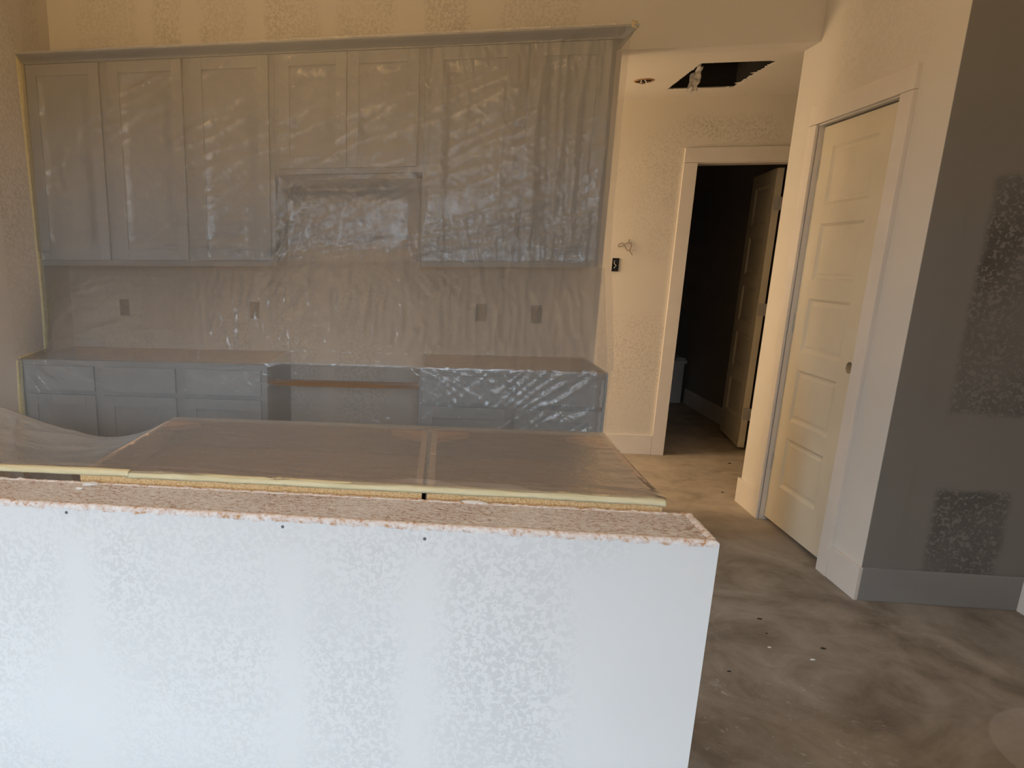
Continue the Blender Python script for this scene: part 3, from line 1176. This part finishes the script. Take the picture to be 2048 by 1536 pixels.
# left wall tape beside the wall cabinets
VT = [(.001, -.046, 0), (.002, -.020, 0), (.0035, .002, 0), (.012, .008, 0)]
tape_strip('cream masking tape strip running up the left wall beside the upper cabinets', [(XL, -.335, 2.492), (XL, -.322, 2.0), (XL, -.312, 1.6), (XL, -.305, 1.18), (XL, -.322, .880)], VT, 40, 4., .001)
tape_strip('short cream masking tape strip on the left wall beside the base cabinet drawers', [(XL, -.620, .868), (XL, -.640, .66), (XL, -.640, .40)], [(.001, -.040, 0), (.002, -.018, 0), (.0035, .002, 0), (.010, .006, 0)], 30, 5., .001)
tape_strip('narrow cream masking tape on the left wall along the open cabinet top', [(XL+.0005, -.335, .884), (XL+.0005, -.625, .873)], [(.001, 0, .014), (.0015, 0, .004), (.006, 0, -.001)], 30, 6., .001)
tape_strip('small piece of yellow masking tape at the crown moulding end by the hallway', [(2.745, -.384, 2.490), (2.775, -.370, 2.485)], [(0, 0, .008), (0, -.003, -.004), (0, -.002, -.022)], 10, 7., .001)

# ------------------------------------------------------------------ hall details
e = thing('switch_box', (3.121, YH, 1.336), 'black empty electrical box on the hall wall beside the film edge', 'switch box')
x, z = 3.1235, 1.379
bm = bmesh.new()
w, h, t = .0225, .046, .003
box(bm, x-w, x-w+t, YH-.007, YH-.0005, z-h, z+h)
box(bm, x+w-t, x+w, YH-.007, YH-.0005, z-h, z+h)
box(bm, x-w+t, x+w-t, YH-.007, YH-.0005, z-h, z-h+t)
box(bm, x-w+t, x+w-t, YH-.007, YH-.0005, z+h-t, z+h)
obj('box_rim', bm, 'black', e)
bx('box_back', 'black', e, x-w+t, x+w-t, YH-.002, YH-.0006, z-h+t, z+h-t)
for k in (-1, 1):
    bm = bmesh.new()
    tube(bm, [(x+k*.006, YH-.002, z+.028), (x+k*.012, YH-.012, z+.012), (x-k*.004, YH-.013, z-.006), (x+k*.008, YH-.003, z-.024)], .0022, 6)
    obj('wire', bm, 'black' if k > 0 else 'jamb', e)

bm = bmesh.new()
W = [(3.200, .002, 1.552), (3.196, .010, 1.535), (3.172, .014, 1.520), (3.150, .012, 1.528), (3.128, .010, 1.512), (3.140, .012, 1.502), (3.168, .012, 1.512),
     (3.178, .014, 1.498), (3.192, .014, 1.478), (3.208, .014, 1.482), (3.216, .012, 1.505), (3.210, .010, 1.530), (3.198, .008, 1.524)]
def bez(pts, k=6):
    out = []
    for i in range(len(pts)-1):
        p0, p1, p2, p3 = (Vector(pts[max(0, min(len(pts)-1, i+q))]) for q in (-1, 0, 1, 2))
        for s in range(k):
            t = s/k
            out.append(.5*((2*p1)+(-p0+p2)*t+(2*p0-5*p1+4*p2-p3)*t*t+(-p0+3*p1-3*p2+p3)*t**3))
    out.append(Vector(pts[-1]))
    return out
tube(bm, [(p.x, YH-p.y, p.z) for p in bez(W)], .0022, 6)
tube(bm, [(p.x, YH-p.y, p.z) for p in bez([(3.205, .012, 1.480), (3.214, .014, 1.466), (3.220, .013, 1.458), (3.230, .010, 1.445)])], .0022, 6)
wl = obj('wire_loop', bm, 'wire', None, True)
tag(wl, 'thin brown wire loop sticking out of the hall wall above the switch box', 'wire')

# ceiling junction box
e = thing('ceiling_box', (3.073, .71, ZH), 'small ragged round light box in the hall ceiling beside the vent cut-out', 'ceiling box')
bm = bmesh.new()
n = 36
A, B, Cr = [], [], []
for k in range(n):
    a = 2*math.pi*k/n
    ro = .060*(1+.10*ns(math.cos(a)*2.2, math.sin(a)*2.2, 3.))
    ri = .043*(1+.16*ns(math.cos(a)*3.1, math.sin(a)*3.1, 8.))
    A.append(bm.verts.new((3.073+ro*math.cos(a), .71+ro*math.sin(a), ZH-.0006)))
    B.append(bm.verts.new((3.073+(ri+.006)*math.cos(a), .71+(ri+.006)*math.sin(a), ZH-.006)))
    Cr.append(bm.verts.new((3.073+ri*math.cos(a), .71+ri*math.sin(a), ZH-.001)))
for k in range(n):
    j = (k+1) % n
    bm.faces.new((A[k], A[j], B[j], B[k]))
    bm.faces.new((B[k], B[j], Cr[j], Cr[k]))
obj('torn_rim', bm, 'wood', e)
bm = bmesh.new()
cyl(bm, (3.073, .71, ZH-.002), 'z', .045, .0015, 28)
obj('box_back', bm, 'dark', e)  # dark disc in place of a shaded hole
for k in range(3):
    bm = bmesh.new()
    a = k*2.1+.4
    tube(bm, bez([(3.073+.03*math.cos(a), .71+.03*math.sin(a), ZH-.002), (3.073+.02*math.cos(a+.8), .71+.02*math.sin(a+.8), ZH-.016), (3.073-.02*math.cos(a), .71-.012*math.sin(a), ZH-.014), (3.073-.03*math.cos(a+.5), .71-.03*math.sin(a+.5), ZH-.003)], 4), .003, 6)
    obj('wire', bm, ('jamb', 'wire', 'chip')[k], e)

# plastic scrap hanging out of the vent cut-out
bm = bmesh.new()
G = []
for j in range(15):
    f = j/14
    row = []
    for i in range(9):
        s = i/8-.5
        wd = .125*(1-.80*f)
        x = 3.310+.020*f+.030*math.sin(s*6+f*2.5)*(1-.3*f)+.012*ns(i*.7, j*.4, 2.)
        y = .46+s*wd*1.5+.16*f
        z = ZH+.020-.105*f+.018*ns(i*.9, j*.5, 7.)-.012*abs(s)
        row.append(bm.verts.new((x, y, z)))
    G.append(row)
for a, b in zip(G, G[1:]):
    for i in range(8):
        bm.faces.new((a[i], a[i+1], b[i+1], b[i]))
sc = obj('plastic_scrap', bm, 'film2', None, True)
tag(sc, 'crumpled scrap of plastic hanging out of the dark ceiling vent cut-out', 'plastic scrap')

# bathtub end in the dark room
e = thing('bathtub', (3.75, 3.79, 0), 'pale bathtub end standing in the dark room behind the open hall door', 'bathtub')
bx('apron', 'tub', e, 3.13, 4.345, 3.405, 3.44, 0, .40, bev=.006)
bx('rim', 'tub', e, 3.13, 4.365, 3.395, 3.47, .40, .435, bev=.01)
bx('rim', 'tub', e, 3.13, 4.365, 4.10, 4.17, .40, .435, bev=.01)
bx('end_ledge', 'tub', e, 4.28, 4.372, 3.47, 4.10, .40, .45, bev=.01)
bx('basin_floor', 'tub', e, 3.13, 4.33, 3.44, 4.15, .06, .10, bev=.01)

# ------------------------------------------------------------------ plaster lumps and debris
for (x, y, sx, sy, sz, sd, l) in [
        (1.083, -2.705, .020, .013, .006, 1.2, 'white plaster lump on the half wall top near the tape end'),
        (2.020, -2.689, .030, .010, .0045, 4.4, 'pale grey plaster smear on the half wall top behind the cabinet gap'),
        (1.073, -2.742, .010, .007, .004, 7.7, 'small plaster crumb on the half wall top beside the white lump')]:
    bm = bmesh.new()
    lump(bm, (x, y, .8685), sx, sy, sz, sd)
    o = obj('plaster_lump', bm, 'chip', None, True)
    tag(o, l, 'plaster')

DB = [(3.995, 1.066, .016, 'dark bit of debris on the floor before the hall doorway', 'debris'),
      (3.702, .344, .011, 'small dark crumb on the floor beside the pantry wall end', 'debris'),
      (3.248, -1.394, .012, 'dark crumb on the concrete floor in front of the pantry door', 'debris'),
      (3.226, -1.516, .007, 'tiny dark speck on the floor beside the dark crumb before the pantry door', 'debris'),
      (3.388, -1.603, .013, 'dark flat bit of debris on the concrete floor near the white chip', 'debris'),
      (2.981, -1.828, .009, 'dark crumb on the floor close to the half wall end', 'debris'),
      (3.311, -1.697, .013, 'white plaster chip lying on the concrete floor near the dark bit', 'chip'),
      (3.192, -1.628, .010, 'small tan plaster chip on the floor between the dark crumbs', 'chip')]
for k, (x, y, r, l, m) in enumerate(DB):
    bm = bmesh.new()
    lump(bm, (x, y, .0006), r*.75, r*.42, r*.28, k*1.9+.3, 10, 6)
    o = obj('debris_bit' if m == 'debris' else 'plaster_chip', bm, m, None, True)
    tag(o, l, 'debris')
